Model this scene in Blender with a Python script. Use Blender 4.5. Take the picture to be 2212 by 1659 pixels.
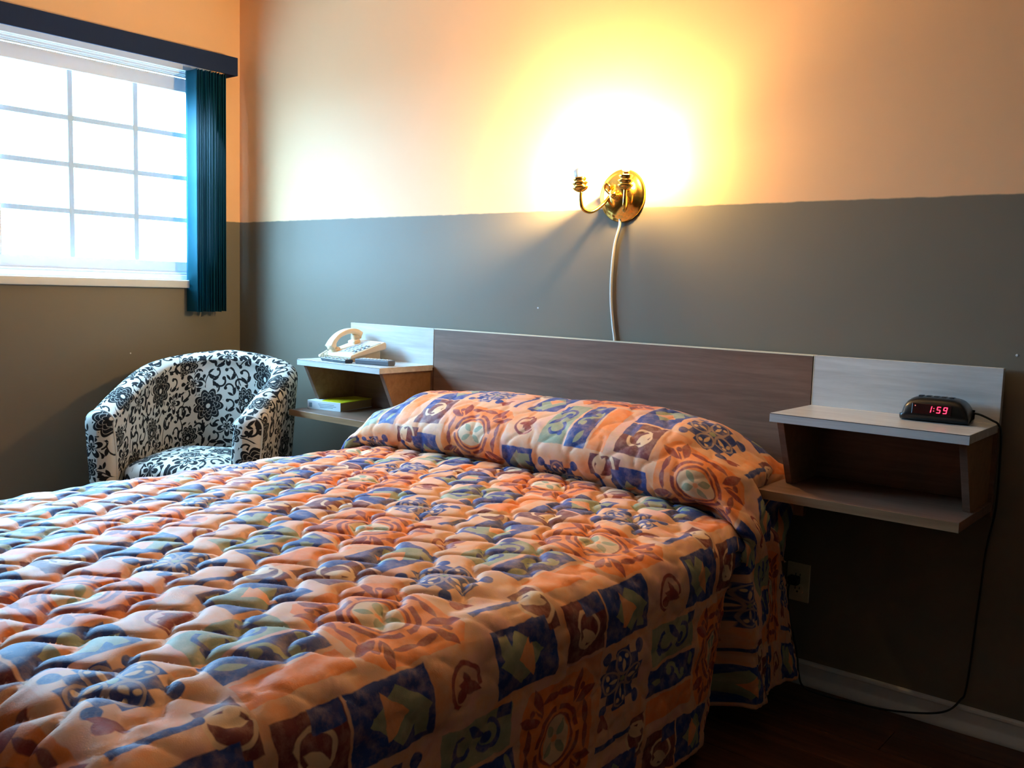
import bpy, math, random
import numpy as np
from mathutils import Vector, Matrix
random.seed(7)
for o in list(bpy.data.objects): bpy.data.objects.remove(o)
S = bpy.context.scene
COL = S.collection
PI = math.pi

# ------------------------------------------------------------------ camera
cam_d = bpy.data.cameras.new('camera'); cam = bpy.data.objects.new('camera', cam_d); COL.objects.link(cam)
S.camera = cam
cam_d.sensor_width = 36.0; cam_d.lens = 36.0 * 2010.5 / 2212.0; cam_d.clip_start = 0.02
cx_ = Vector((0.76888797, 0.63870361, 0.02947872))     # image right
cy_ = Vector((0.0880394, -0.06009308, -0.99430271))    # image down
cz_ = Vector((-0.63329326, 0.76710268, -0.10243593))   # viewing direction
M = Matrix((cx_, -cy_, -cz_)).transposed().to_4x4(); M.translation = Vector((3.844, -2.6, 1.13))
cam.matrix_world = M

# ------------------------------------------------------------------ world, light, exposure
W = bpy.data.worlds.new('overcast_sky'); S.world = W; W.use_nodes = True
bg = W.node_tree.nodes['Background']
# CIE overcast sky: the zenith three times as bright as the horizon, dull ground below
_n, _l = W.node_tree.nodes, W.node_tree.links
_tc = _n.new('ShaderNodeTexCoord'); _sx = _n.new('ShaderNodeSeparateXYZ'); _l.new(_tc.outputs['Generated'], _sx.inputs[0])
_r = _n.new('ShaderNodeMapRange'); _r.inputs[1].default_value = 0.0; _r.inputs[2].default_value = 1.0; _r.inputs[3].default_value = 1.0; _r.inputs[4].default_value = 3.0
_g = _n.new('ShaderNodeMapRange'); _g.inputs[1].default_value = -0.04; _g.inputs[2].default_value = 0.0; _g.inputs[3].default_value = 0.45; _g.inputs[4].default_value = 1.0
_m = _n.new('ShaderNodeMath'); _m.operation = 'MULTIPLY'; _m2 = _n.new('ShaderNodeMath'); _m2.operation = 'MULTIPLY'; _m2.inputs[1].default_value = 16.0
_l.new(_sx.outputs[2], _r.inputs[0]); _l.new(_sx.outputs[2], _g.inputs[0]); _l.new(_r.outputs[0], _m.inputs[0]); _l.new(_g.outputs[0], _m.inputs[1])
_l.new(_m.outputs[0], _m2.inputs[0]); _l.new(_m2.outputs[0], bg.inputs['Strength'])
bg.inputs['Color'].default_value = (0.32, 0.67, 1.0, 1)
S.view_settings.view_transform = 'Standard'; S.view_settings.look = 'None'
S.view_settings.gamma = 1.0; S.view_settings.use_curve_mapping = False
S.view_settings.exposure = 1.22
S.cycles.max_bounces = 6; S.cycles.diffuse_bounces = 4; S.cycles.glossy_bounces = 3; S.cycles.transparent_max_bounces = 8
S.cycles.use_adaptive_sampling = True; S.cycles.adaptive_threshold = 0.08
S.cycles.use_denoising = True; S.cycles.caustics_reflective = False
pl = bpy.data.lights.new('window_portal', 'AREA'); pl.shape = 'RECTANGLE'; pl.size = 1.0; pl.size_y = 1.9
pl.cycles.is_portal = True
po = bpy.data.objects.new('window_portal', pl); COL.objects.link(po)
po.location = (-0.13, -1.04, 1.6); po.rotation_euler = (0, -PI/2, 0)
BULB_W = 880.0        # emission strength of the sconce bulbs
BULB_C = (1.0, 0.68, 0.28)

# ------------------------------------------------------------------ helpers: meshes
class MB:
    def __init__(s): s.v = []; s.f = []; s.uv = []
    def add(s, vs, fs):
        n = len(s.v); s.v += [tuple(p) for p in vs]; s.f += [tuple(i + n for i in f) for f in fs]; return s
    def box(s, x0, x1, y0, y1, z0, z1):
        return s.add([(x0,y0,z0),(x1,y0,z0),(x1,y1,z0),(x0,y1,z0),(x0,y0,z1),(x1,y0,z1),(x1,y1,z1),(x0,y1,z1)],
                     [(0,3,2,1),(4,5,6,7),(0,1,5,4),(1,2,6,5),(2,3,7,6),(3,0,4,7)])
    def prism(s, poly, axis, a0, a1):
        n = len(poly)
        def P(p, a):
            return {'x': (a, p[0], p[1]), 'y': (p[0], a, p[1]), 'z': (p[0], p[1], a)}[axis]
        vs = [P(p, a0) for p in poly] + [P(p, a1) for p in poly]
        fs = [tuple(range(n))[::-1], tuple(range(n, 2*n))] + [(i, (i+1) % n, n + (i+1) % n, n + i) for i in range(n)]
        return s.add(vs, fs)
    def tube(s, path, r, seg=8, caps=True):
        path = [Vector(p) for p in path]; n = len(path); rr = r if isinstance(r, (list, tuple)) else [r]*n
        vs = []; up = Vector((0, 0, 1)); prev = None
        for i in range(n):
            d = (path[min(i+1, n-1)] - path[max(i-1, 0)]).normalized()
            if prev is None:
                a = d.cross(up); a = a if a.length > 1e-3 else d.cross(Vector((1, 0, 0)))
            else: a = prev - d * prev.dot(d)
            a.normalize(); prev = a; b = d.cross(a)
            for k in range(seg):
                t = 2*PI*k/seg; vs.append(path[i] + (a*math.cos(t) + b*math.sin(t)) * rr[i])
        fs = [(i*seg + k, i*seg + (k+1) % seg, (i+1)*seg + (k+1) % seg, (i+1)*seg + k) for i in range(n-1) for k in range(seg)]
        if caps: fs += [tuple(range(seg))[::-1], tuple(range((n-1)*seg, n*seg))]
        return s.add(vs, fs)
    def lathe(s, prof, seg=24, mat=None):
        vs = []; 
        for r, z in prof:
            for k in range(seg):
                t = 2*PI*k/seg; vs.append((r*math.cos(t), r*math.sin(t), z))
        n = len(prof)
        fs = [(i*seg + k, i*seg + (k+1) % seg, (i+1)*seg + (k+1) % seg, (i+1)*seg + k) for i in range(n-1) for k in range(seg)]
        fs += [tuple(range(seg))[::-1], tuple(range((n-1)*seg, n*seg))]
        if mat is not None: vs = [mat @ Vector(v) for v in vs]
        return s.add(vs, fs)
    def build(s, name, mat, parent=None, smooth=False, bevel=0, seg=2, flip=False):
        me = bpy.data.meshes.new(name); me.from_pydata(s.v, [], s.f); me.update()
        o = bpy.data.objects.new(name, me); COL.objects.link(o)
        finish(o, mat, parent, smooth, bevel, seg); return o
def finish(o, mat, parent=None, smooth=False, bevel=0, seg=2):
    import bmesh
    me = o.data
    if mat: me.materials.append(mat)
    bm = bmesh.new(); bm.from_mesh(me); bmesh.ops.recalc_face_normals(bm, faces=bm.faces); bm.to_mesh(me); bm.free()
    if smooth:
        for p in me.polygons: p.use_smooth = True
    if bevel:
        m = o.modifiers.new('bevel', 'BEVEL'); m.width = bevel; m.segments = seg; m.limit_method = 'ANGLE'; m.angle_limit = math.radians(40)
        for p in me.polygons: p.use_smooth = True
        w = o.modifiers.new('wn', 'WEIGHTED_NORMAL'); w.keep_sharp = False
    if parent: o.parent = parent
def tag(o, label=None, cat=None, group=None, kind=None):
    if label: o['label'] = label
    if cat: o['category'] = cat
    if group: o['group'] = group
    if kind: o['kind'] = kind
    return o
def empty(name, loc=(0, 0, 0), rz=0.0):
    o = bpy.data.objects.new(name, None); COL.objects.link(o); o.location = loc; o.rotation_euler = (0, 0, rz)
    o.empty_display_size = 0.1; return o
def spline(pts, n=12):
    P = [Vector(p) for p in pts]; P = [P[0]*2 - P[1]] + P + [P[-1]*2 - P[-2]]; out = []
    for i in range(1, len(P)-2):
        for k in range(n):
            t = k/n; a, b, c, d = P[i-1], P[i], P[i+1], P[i+2]
            out.append(0.5*((2*b) + (c-a)*t + (2*a-5*b+4*c-d)*t*t + (3*b-a-3*c+d)*t**3))
    out.append(P[-2]); return out

# ------------------------------------------------------------------ helpers: node expressions
def lin(c):
    return tuple(((x/255)/12.92 if x/255 <= .04045 else ((x/255+.055)/1.055)**2.4) for x in c) + (1.0,)
class V:
    nt = None
    def __init__(s, x): s.x = x
    @staticmethod
    def m(op, *a, clamp=False):
        if not clamp and all(isinstance(q.x, (int, float)) for q in a):
            v = [q.x for q in a]
            if op == 'ADD': return V(v[0]+v[1])
            if op == 'SUBTRACT': return V(v[0]-v[1])
            if op == 'MULTIPLY': return V(v[0]*v[1])
        n = V.nt.nodes.new('ShaderNodeMath'); n.operation = op; n.use_clamp = clamp
        for i, q in enumerate(a):
            if isinstance(q.x, (int, float)): n.inputs[i].default_value = q.x
            else: V.nt.links.new(q.x, n.inputs[i])
        return V(n.outputs[0])
    def __add__(s, o): return V.m('ADD', s, vv(o))
    def __radd__(s, o): return V.m('ADD', vv(o), s)
    def __sub__(s, o): return V.m('SUBTRACT', s, vv(o))
    def __rsub__(s, o): return V.m('SUBTRACT', vv(o), s)
    def __mul__(s, o): return V.m('MULTIPLY', s, vv(o))
    def __rmul__(s, o): return V.m('MULTIPLY', vv(o), s)
    def __truediv__(s, o): return V.m('DIVIDE', s, vv(o))
    def __neg__(s): return V.m('MULTIPLY', s, V(-1.0))
def vv(x): return x if isinstance(x, V) else V(float(x))
def vabs(a): return V.m('ABSOLUTE', a)
def vmax(a, b): return V.m('MAXIMUM', vv(a), vv(b))
def vmin(a, b): return V.m('MINIMUM', vv(a), vv(b))
def vlen(a, b): return V.m('SQRT', V.m('MULTIPLY_ADD', a, a, b*b))
def vsin(a): return V.m('SINE', a)
def vcos(a): return V.m('COSINE', a)
def vfloor(a): return V.m('FLOOR', a)
def vatan2(a, b): return V.m('ARCTAN2', a, b)
def mask(d, aa=0.0025): return V.m('MULTIPLY_ADD', d, V(-1.0/aa), V(0.5), clamp=True)
def rot(x, y, deg):
    c, s = math.cos(math.radians(deg)), math.sin(math.radians(deg)); return x*c + y*s, y*c - x*s
def sbox(x, y, cx, cy, hx, hy): return vmax(vabs(x-cx)-hx, vabs(y-cy)-hy)
def scirc(x, y, cx, cy, r): return vlen(x-cx, y-cy) - r
def sring(x, y, cx, cy, r, w): return vabs(vlen(x-cx, y-cy)-r) - w
def svesica(x, y, cx, cy, deg, L, w):       # a pointed leaf of half length L and half width w
    x, y = rot(x-cx, y-cy, deg); k = (L*L - w*w)/(2*w); R = w + k
    return vlen(x, vabs(y)+k) - R
class Mat:
    def __init__(s, name):
        s.m = bpy.data.materials.new(name); s.m.use_nodes = True; s.nt = s.m.node_tree; s.n = s.nt.nodes; s.l = s.nt.links
        s.b = s.n['Principled BSDF']; V.nt = s.nt; s.col = None
    def use(s): V.nt = s.nt
    def new(s, t, **kw):
        n = s.n.new(t)
        for k, v in kw.items(): setattr(n, k, v)
        return n
    def coord(s, kind='Object', scale=(1, 1, 1), loc=(0, 0, 0)):
        tc = s.new('ShaderNodeTexCoord'); mp = s.new('ShaderNodeMapping')
        mp.inputs['Scale'].default_value = scale; mp.inputs['Location'].default_value = loc
        s.l.new(tc.outputs[kind], mp.inputs[0]); return mp.outputs[0]
    def noise(s, vec, scale=5, detail=3, rough=.5, dist=0):
        n = s.new('ShaderNodeTexNoise'); n.inputs['Scale'].default_value = scale; n.inputs['Detail'].default_value = detail
        n.inputs['Roughness'].default_value = rough; n.inputs['Distortion'].default_value = dist
        if vec is not None: s.l.new(vec, n.inputs['Vector'])
        return n
    def mix(s, a, b, fac):
        n = s.new('ShaderNodeMix', data_type='RGBA')
        for sock, v in ((n.inputs[6], a), (n.inputs[7], b)):
            if isinstance(v, tuple): sock.default_value = v
            else: s.l.new(v, sock)
        f = fac.x if isinstance(fac, V) else fac
        if isinstance(f, (int, float)): n.inputs[0].default_value = f
        else: s.l.new(f, n.inputs[0])
        return n.outputs[2]
    def ramp(s, fac, stops):
        r = s.new('ShaderNodeValToRGB'); e = r.color_ramp.elements
        while len(e) < len(stops): e.new(.5)
        for i, (p, c) in enumerate(stops): e[i].position = p; e[i].color = c
        s.l.new(fac, r.inputs[0]); return r.outputs[0]
    def paint(s, d, c, aa=0.0025): s.col = s.mix(s.col, c, mask(d, aa))
    def color(s, c):
        if isinstance(c, tuple): s.b.inputs['Base Color'].default_value = c
        else: s.l.new(c, s.b.inputs['Base Color'])
        return s
    def set(s, rough=.5, metal=0, spec=.5, coat=0, sheen=0, emis=None, es=0, trans=0):
        i = s.b.inputs; i['Roughness'].default_value = rough; i['Metallic'].default_value = metal
        i['Specular IOR Level'].default_value = spec; i['Coat Weight'].default_value = coat; i['Sheen Weight'].default_value = sheen
        if emis: i['Emission Color'].default_value = emis; i['Emission Strength'].default_value = es
        i['Transmission Weight'].default_value = trans
        return s
    def bump(s, h, strength=.2, dist=.002):
        b = s.new('ShaderNodeBump'); b.inputs['Strength'].default_value = strength; b.inputs['Distance'].default_value = dist
        s.l.new(h, b.inputs['Height']); s.l.new(b.outputs[0], s.b.inputs['Normal']); return s
def plain(name, rgb, rough=.5, metal=0, spec=.5, var=.06, scale=40, **kw):
    a = Mat(name); c = lin(rgb)
    n = a.noise(a.coord(), scale, 2)
    a.color(a.mix(tuple(x*(1-var) for x in c[:3])+(1,), tuple(min(1, x*(1+var)) for x in c[:3])+(1,), n.outputs[0]))
    a.set(rough, metal, spec, **kw); return a.m

# ------------------------------------------------------------------ materials
def wall_mat():
    a = Mat('two_tone_wall_paint'); g = a.new('ShaderNodeNewGeometry'); sp = a.new('ShaderNodeSeparateXYZ')
    a.l.new(g.outputs['Position'], sp.inputs[0]); z = V(sp.outputs[2])
    w = a.noise(g.outputs['Position'], 22, 2); z = z + (V(w.outputs[0]) - .5)*.006
    n = a.noise(g.outputs['Position'], 3.0, 4)
    up = a.mix(lin((236, 186, 140)), lin((240, 191, 146)), n.outputs[0])
    lo = a.mix(lin((118, 108, 93)), lin((124, 114, 99)), n.outputs[0])
    a.color(a.mix(lo, up, V.m('MULTIPLY_ADD', z - 1.40, V(250.0), V(.5), clamp=True)))
    f = a.noise(g.outputs['Position'], 260, 3); a.set(.52, spec=.22); a.bump(f.outputs[0], .12, .001); return a.m
M_WALL = wall_mat()
M_CEIL = plain('white_ceiling_paint', (222, 212, 200), .8)
M_TRIM = plain('white_trim_paint', (205, 205, 205), .35, spec=.5, var=.02)
M_VINYL = plain('white_vinyl', (215, 222, 228), .35, var=.02)
M_BLACK = plain('black_plastic', (14, 14, 15), .28)
M_CORD = plain('black_rubber_cord', (12, 12, 12), .5)
M_IVORY = plain('almond_plastic', (212, 200, 168), .35, var=.02)
M_DARKSLOT = plain('dark_slot', (20, 18, 16), .6)
M_PHONE = plain('cream_phone_plastic', (232, 205, 170), .38, var=.02)
M_KEY = plain('light_grey_keys', (190, 192, 195), .4)
M_GREYPL = plain('grey_remote_plastic', (96, 98, 106), .4)
M_DARKPL = plain('charcoal_remote_plastic', (40, 44, 54), .35)
M_WCORD = plain('white_cord', (225, 220, 212), .45, var=.02)
M_PAPER = plain('paper_pages', (190, 165, 120), .9, var=.15, scale=300)
M_SPINE = plain('white_book_cover', (215, 220, 222), .5)
M_YELLOW = plain('yellow_book_cover', (225, 205, 20), .5)
M_INK = plain('grey_print', (120, 140, 150), .7)
M_SATIN = plain('dark_joint', (70, 52, 44), .6)
M_MATTRESS = plain('mattress_ticking', (200, 195, 185), .9)
M_CASEWOOD = plain('dark_bed_base', (40, 28, 20), .6)
def brass():
    a = Mat('polished_brass'); a.color(lin((236, 186, 92))); a.set(.16, 1.0); return a.m
M_BRASS = brass()
def wood(name, c1, c2, c3, rough=.4, axis=(1, 14, 14), coat=0):
    a = Mat(name); vec = a.coord('Object', axis)
    n = a.noise(vec, 3.2, 6, .6, .6); n2 = a.noise(a.coord('Object', tuple(k*5 for k in axis)), 6, 4, .6)
    c = a.ramp(n.outputs[0], [(.3, lin(c1)), (.52, lin(c2)), (.72, lin(c3))])
    c = a.mix(c, lin(c1), V(n2.outputs[0])*.55)
    a.color(c); a.set(rough, spec=.4, coat=coat); a.bump(n2.outputs[0], .05, .001); return a.m
M_WALNUT = wood('walnut_laminate', (104, 76, 60), (124, 92, 74), (140, 106, 87), .42)
M_OAKSIDE = wood('oak_side_laminate', (128, 94, 64), (146, 110, 77), (160, 123, 88), .42)
M_LINEN = wood('pale_linen_laminate', (188, 184, 180), (206, 203, 199), (224, 222, 218), .27)
M_CREAMEDGE = plain('cream_edge_band', (228, 214, 186), .4)
def planks_mat():
    a = Mat('dark_floor_laminate'); oi = a.new('ShaderNodeObjectInfo'); mp = a.coord('Object', (1.2, 14, 14))
    ad = a.new('ShaderNodeVectorMath', operation='ADD'); a.l.new(mp, ad.inputs[0]); a.l.new(oi.outputs['Location'], ad.inputs[1])
    n = a.noise(ad.outputs[0], 3, 5, .6, .5)
    c = a.ramp(n.outputs[0], [(.3, lin((62, 36, 24))), (.55, lin((90, 55, 37))), (.75, lin((116, 74, 50)))])
    c = a.mix(c, lin((60, 34, 22)), V(oi.outputs['Random'])*.5); a.color(c); a.set(.38, spec=.4); return a.m
M_PLANK = planks_mat()
def glass_mat():
    a = Mat('window_glass'); t = a.new('ShaderNodeBsdfTransparent'); g = a.new('ShaderNodeBsdfGlossy'); g.inputs['Roughness'].default_value = .02
    g.inputs['Color'].default_value = (.9, .95, 1, 1); t.inputs[0].default_value = (.96, .98, 1, 1)
    mx = a.new('ShaderNodeMixShader'); mx.inputs[0].default_value = .05
    a.l.new(t.outputs[0], mx.inputs[1]); a.l.new(g.outputs[0], mx.inputs[2]); a.l.new(mx.outputs[0], a.n['Material Output'].inputs[0]); return a.m
M_GLASS = glass_mat()
def slat_mat(name, c, tr):
    a = Mat(name); n = a.noise(a.coord('Object', (60, 60, 4)), 6, 3); c0 = lin(c)
    cc = a.mix(tuple(x*.8 for x in c0[:3])+(1,), c0, n.outputs[0]); a.color(cc); a.set(.75, spec=.2)
    t = a.new('ShaderNodeBsdfTranslucent'); a.l.new(cc, t.inputs[0]); mx = a.new('ShaderNodeMixShader'); mx.inputs[0].default_value = tr
    a.l.new(a.b.outputs[0], mx.inputs[1]); a.l.new(t.outputs[0], mx.inputs[2]); a.l.new(mx.outputs[0], a.n['Material Output'].inputs[0]); return a.m
M_SLAT = slat_mat('teal_vane_fabric', (16, 92, 108), .25)
M_MUNTIN = slat_mat('white_grille_vinyl', (205, 226, 240), .07)
M_VALANCE = slat_mat('navy_valance_fabric', (26, 42, 74), .0)
def emit(name, c, s):
    a = Mat(name); a.color((0, 0, 0, 1)); a.set(.4, emis=c, es=s); return a.m
M_BULB = emit('lit_bulb_glass', BULB_C + (1,), BULB_W*.52)
M_BULB2 = emit('bright_bulb_dome', BULB_C + (1,), BULB_W*88.0)
M_LED = emit('red_led', (1, .03, .08, 1), 1.6)
M_LEDDIM = emit('dim_red_led', (1, .25, .2, 1), .35)
def lens_mat():
    a = Mat('dark_red_display_lens'); a.color(lin((36, 8, 10))); a.set(.12); return a.m
M_LENS = lens_mat()

NAVY = lin((36, 60, 124)); OLIVE = lin((146, 150, 118)); ORANGE = lin((236, 132, 62)); RED = lin((146, 58, 50)); MAROON = lin((112, 46, 46))
TAN = lin((226, 172, 132)); PINK = lin((224, 164, 144)); PEACH = lin((232, 152, 96)); CREAM = lin((224, 186, 146))
def quilt_mat():
    a = Mat('patchwork_print_quilt'); uv = a.new('ShaderNodeUVMap'); uv.uv_map = 'UVMap'
    sp = a.new('ShaderNodeSeparateXYZ'); a.l.new(uv.outputs[0], sp.inputs[0])
    nz = a.noise(uv.outputs[0], 28, 2); spn = a.new('ShaderNodeSeparateColor'); a.l.new(nz.outputs[1], spn.inputs[0])
    A = V(sp.outputs[0]) + (V(spn.outputs[0])-.5)*.012; B = V(sp.outputs[1]) + (V(spn.outputs[1])-.5)*.012
    PX, PY = .39, .65
    q = vfloor((A + .14)/PX); x = A - q*PX
    par = V.m('FLOORED_MODULO', q, V(2.0)) if False else V.m('ABSOLUTE', V.m('MODULO', q, V(2.0)))
    y = B + par*(PY/2); y = y - vfloor(y/PY + .5)*PY
    # mottled tan ground
    n1 = a.noise(uv.outputs[0], 9, 4, .6); n2 = a.noise(uv.outputs[0], 17, 3, .6, .4)
    a.col = a.ramp(n1.outputs[0], [(.36, PINK), (.5, TAN), (.64, PEACH)])
    a.col = a.mix(a.col, OLIVE, V.m('MULTIPLY_ADD', V(n2.outputs[0]), V(7.0), V(-4.55), clamp=True)*.6)
    P = a.paint
    # warm plain patches
    P(sbox(x, y, .07, -.225, .028, .095), ORANGE); P(sbox(x, y, -.105, .075, .035, .06), lin((226, 150, 104)))
    # rosette ground
    X, Y = vabs(x), vabs(y)
    P(vmax(vmax(X-.122, Y-.112), (X+Y)-.205), ORANGE)
    P(sring(x, y, 0, 0, .066, .0055), RED); P(sbox(X, Y, .0, .066, .006, .012), ORANGE); P(sbox(X, Y, .066, 0, .012, .006), ORANGE)
    P(svesica(X, Y, .093, .062, 18, .034, .012), RED); P(svesica(X, Y, .066, .088, 70, .032, .012), RED)
    P(svesica(X, Y, .094, .022, 96, .028, .008), RED); P(svesica(X, Y, .024, .092, -6, .03, .008), RED)
    P(scirc(X, Y, .084, .08, .008), RED); P(svesica(X, Y, .092, .073, 40, .026, .0025), ORANGE)
    P(sring(x, y, 0, 0, .05, .0035), RED); P(vlen(x*.85, y*1.1)-.043, CREAM)
    P(svesica(X, Y, .02, .016, 35, .018, .009), OLIVE); P(scirc(x, y, 0, 0, .007), PEACH)
    # navy / olive / peach folded diamonds
    for (cx, cy, sg) in ((.187, -.1, 1), (.187, .222, -1)):
        P(sbox(x, y, cx, cy, .058, .082), NAVY)
        lx, ly = (x-cx)*sg, (y-cy)*sg
        P(vmax(vabs(lx-.002)*1.3+vabs(ly-.014)-.062, -(ly+.05)), OLIVE)
        P(vmax(vmax(vabs(lx)*1.2 + ly - .03, -(ly+.018)), lx - .034), PEACH)
        P(sbox(lx, ly, .028, .055, .02, .012), OLIVE)
    # maroon curl patches
    for (cx, cy, sg) in ((.187, -.25, 1), (.11, .292, -1)):
        P(sbox(x, y, cx, cy, .056 if sg > 0 else .05, .062 if sg > 0 else .03), MAROON)
        lx, ly = (x-cx)*sg, (y-cy)*sg
        P(vmax(sring(lx, ly, 0, 0, .033, .004), -(ly + vabs(lx)*.4 + .03)), CREAM)
        P(svesica(lx, ly, .012, .002, 60, .03, .012), CREAM); P(scirc(lx, ly, .02, -.014, .011), CREAM)
        P(sbox(lx, ly, -.04, .03, .017, .03), NAVY)
    # navy scroll band
    P(sbox(x, y, .0, -.225, .034, .098), NAVY)
    P(vmax(sring(x, y, .0, -.185, .021, .0052), (y+.196)*1.0 - x*1.4), OLIVE); P(vmax(sring(x, y, .0, -.232, .021, .0052), -(y+.222)+x*1.4), OLIVE)
    P(scirc(x, y, .009, -.182, .0095), OLIVE); P(scirc(x, y, -.008, -.238, .0095), OLIVE)
    P(svesica(x, y, .004, -.29, 70, .024, .009), OLIVE); P(svesica(x, y, -.012, -.145, 20, .02, .008), OLIVE)
    # olive band with navy scrolls
    P(sbox(x, y, -.087, -.23, .044, .09), OLIVE)
    P(vmax(sring(x, y, -.088, -.2, .026, .005), -(y+.215)-(x+.088)*.5), NAVY); P(scirc(x, y, -.082, -.205, .012), NAVY)
    P(vmax(sring(x, y, -.088, -.262, .024, .005), (y+.25)-(x+.088)*.8), NAVY); P(svesica(x, y, -.105, -.235, 50, .03, .01), NAVY)
    P(scirc(x, y, -.068, -.285, .009), NAVY); P(sbox(x, y, -.12, -.16, .012, .018), NAVY)
    # four-heart navy cross
    cx, cy = -.055, .215; lx, ly = x-cx, y-cy; U = vmax(vabs(lx), vabs(ly)); Vv = vmin(vabs(lx), vabs(ly))
    P(vmax(U-.068, (vabs(U-.034)-.034)), NAVY)
    P(vmax(vmax(U-.07, .052-U), .026 - Vv + (U-.05)*0), TAN); P(vmax(vmax(U-.072, .05-U), vabs(Vv-.034)-.011), TAN)
    P(vmax(vlen(U-.037, Vv*1.15)-.028, .0), CREAM); P(vlen(U-.038, Vv*1.15)-.0225, NAVY)
    P(svesica(U, Vv, .03, .0, 0, .014, .005), CREAM); P(scirc(U, Vv, .047, .0105, .0055), CREAM)
    P(scirc(lx, ly, 0, 0, .008), OLIVE); P(scirc(U, Vv, .058, .058, .014), NAVY)
    P(scirc(x, y, .035, .155, .014), RED); P(svesica(x, y, .03, .165, 40, .028, .009), RED)
    # dash
    P(sbox(x, y, .082, .2, .0065, .062), NAVY); P(scirc(x, y, .082, .262, .009), NAVY)
    # maroon sprig with tendril
    lx, ly = x-.19, y-.06
    P(vmax(sring(lx, ly, 0, 0, .036, .004), lx + ly*.5 - .024), RED); P(svesica(lx, ly, .004, .008, 70, .03, .012), RED)
    P(scirc(lx, ly, .012, -.014, .012), RED); P(svesica(lx, ly, -.004, .006, 20, .022, .008), RED)
    # weave wear
    f = a.noise(uv.outputs[0], 420, 2); n3 = a.noise(uv.outputs[0], 34, 4, .65); n4 = a.noise(uv.outputs[0], 13, 3, .6, .8)
    a.col = a.mix(a.col, lin((232, 190, 160)), V.m('MULTIPLY_ADD', V(n3.outputs[0]), V(2.6), V(-1.15), clamp=True)*.38)
    a.col = a.mix(a.col, lin((120, 74, 58)), V.m('MULTIPLY_ADD', V(n4.outputs[0]), V(5.0), V(-2.8), clamp=True)*.30)
    a.color(a.col); a.set(.6, spec=.28, sheen=.08); a.b.inputs['Sheen Roughness'].default_value = .4; a.bump(f.outputs[0], .25, .0012); return a.m
M_QUILT = quilt_mat()

def chair_mat():
    a = Mat('black_floral_upholstery'); uv = a.new('ShaderNodeUVMap'); uv.uv_map = 'UVMap'
    sp = a.new('ShaderNodeSeparateXYZ'); a.l.new(uv.outputs[0], sp.inputs[0]); A, B = V(sp.outputs[0]), V(sp.outputs[1])
    CR, BK = lin((186, 180, 170)), lin((26, 25, 27)); a.col = CR; P = a.paint; aa = .0016
    # scattered tendrils and buds, one per small cell, turned at random
    for cell, ox, oy, sc in ((.068, 0, 0, 1.45), (.093, .031, .02, 1.6)):
        gx, gy = (A+ox)/cell, (B+oy)/cell; ix, iy = vfloor(gx), vfloor(gy)
        wn = a.new('ShaderNodeTexWhiteNoise', noise_dimensions='2D'); cb = a.new('ShaderNodeCombineXYZ')
        a.l.new(ix.x, cb.inputs[0]); a.l.new(iy.x, cb.inputs[1]); a.l.new(cb.outputs[0], wn.inputs[0])
        th = V(wn.outputs[0])*6.283; lx, ly = (gx-ix-.5)*cell, (gy-iy-.5)*cell
        c, s_ = vcos(th), vsin(th); px, py = lx*c + ly*s_, ly*c - lx*s_
        P(vmax(sring(px, py, 0, .004, .0125*sc, .0026*sc), -(px + py*.5) - .004), BK, aa); P(scirc(px, py, -.006*sc, .013*sc, .0052*sc), BK, aa)
        P(svesica(px, py, .004, -.014*sc, 20, .013*sc, .005*sc), BK, aa); P(svesica(px, py, -.012*sc, -.009*sc, 100, .01*sc, .004*sc), BK, aa)
    PX, PY = .27, .30
    q = vfloor(A/PX + .5); x = A - q*PX; par = V.m('ABSOLUTE', V.m('MODULO', q, V(2.0)))
    y = B + par*(PY/2); y = y - vfloor(y/PY + .5)*PY
    # vines
    P(vmax(sring(x, y, .055, .02, .085, .0024), -(x+.1)), BK, aa); P(vmax(sring(x, y, -.06, -.085, .075, .0022), y + .06), BK, aa)
    # lotus blossoms
    for (cx, cy, R0, k) in ((0, 0, .07, 9), (.1, .118, .052, 9)):
        lx, ly = x-cx, y-cy; r = vlen(lx, ly); t = vatan2(lx, ly)
        pet = vabs(vcos(t*(k/2)))
        P(r - (pet*.3 + .76)*(R0*1.12), CR, aa); P(r - (pet*.26 + .74)*R0, BK, aa)
        for i, f in enumerate((.8, .6, .42)):
            pp = vabs(vcos(t*(k/2) + (.8 if i % 2 else 0.0)))
            P(vabs(r - (pp*.3 + .72)*(R0*f)) - .0013, lin((150, 144, 134)), .0014)
        P(scirc(lx, ly, 0, .004, R0*.14), CR, aa)
    # five-petal small flowers
    for (cx, cy, R0) in ((-.085, .095, .046), (.07, -.105, .048)):
        lx, ly = x-cx, y-cy; r = vlen(lx, ly); t = vatan2(lx, ly); pp = vabs(vcos(t*2.5))
        P(r - (pp*.72 + .28)*(R0*1.2), CR, aa); P(r - (pp*.78 + .2)*R0, BK, aa); P(r - (pp*.8 + .1)*(R0*.62), CR, aa); P(r - (pp*.8+.05)*(R0*.42), BK, aa)
    f = a.noise(uv.outputs[0], 500, 2); a.color(a.col); a.set(.9, spec=.15); a.bump(f.outputs[0], .2, .001); return a.m
M_CHAIR = chair_mat()

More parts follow.
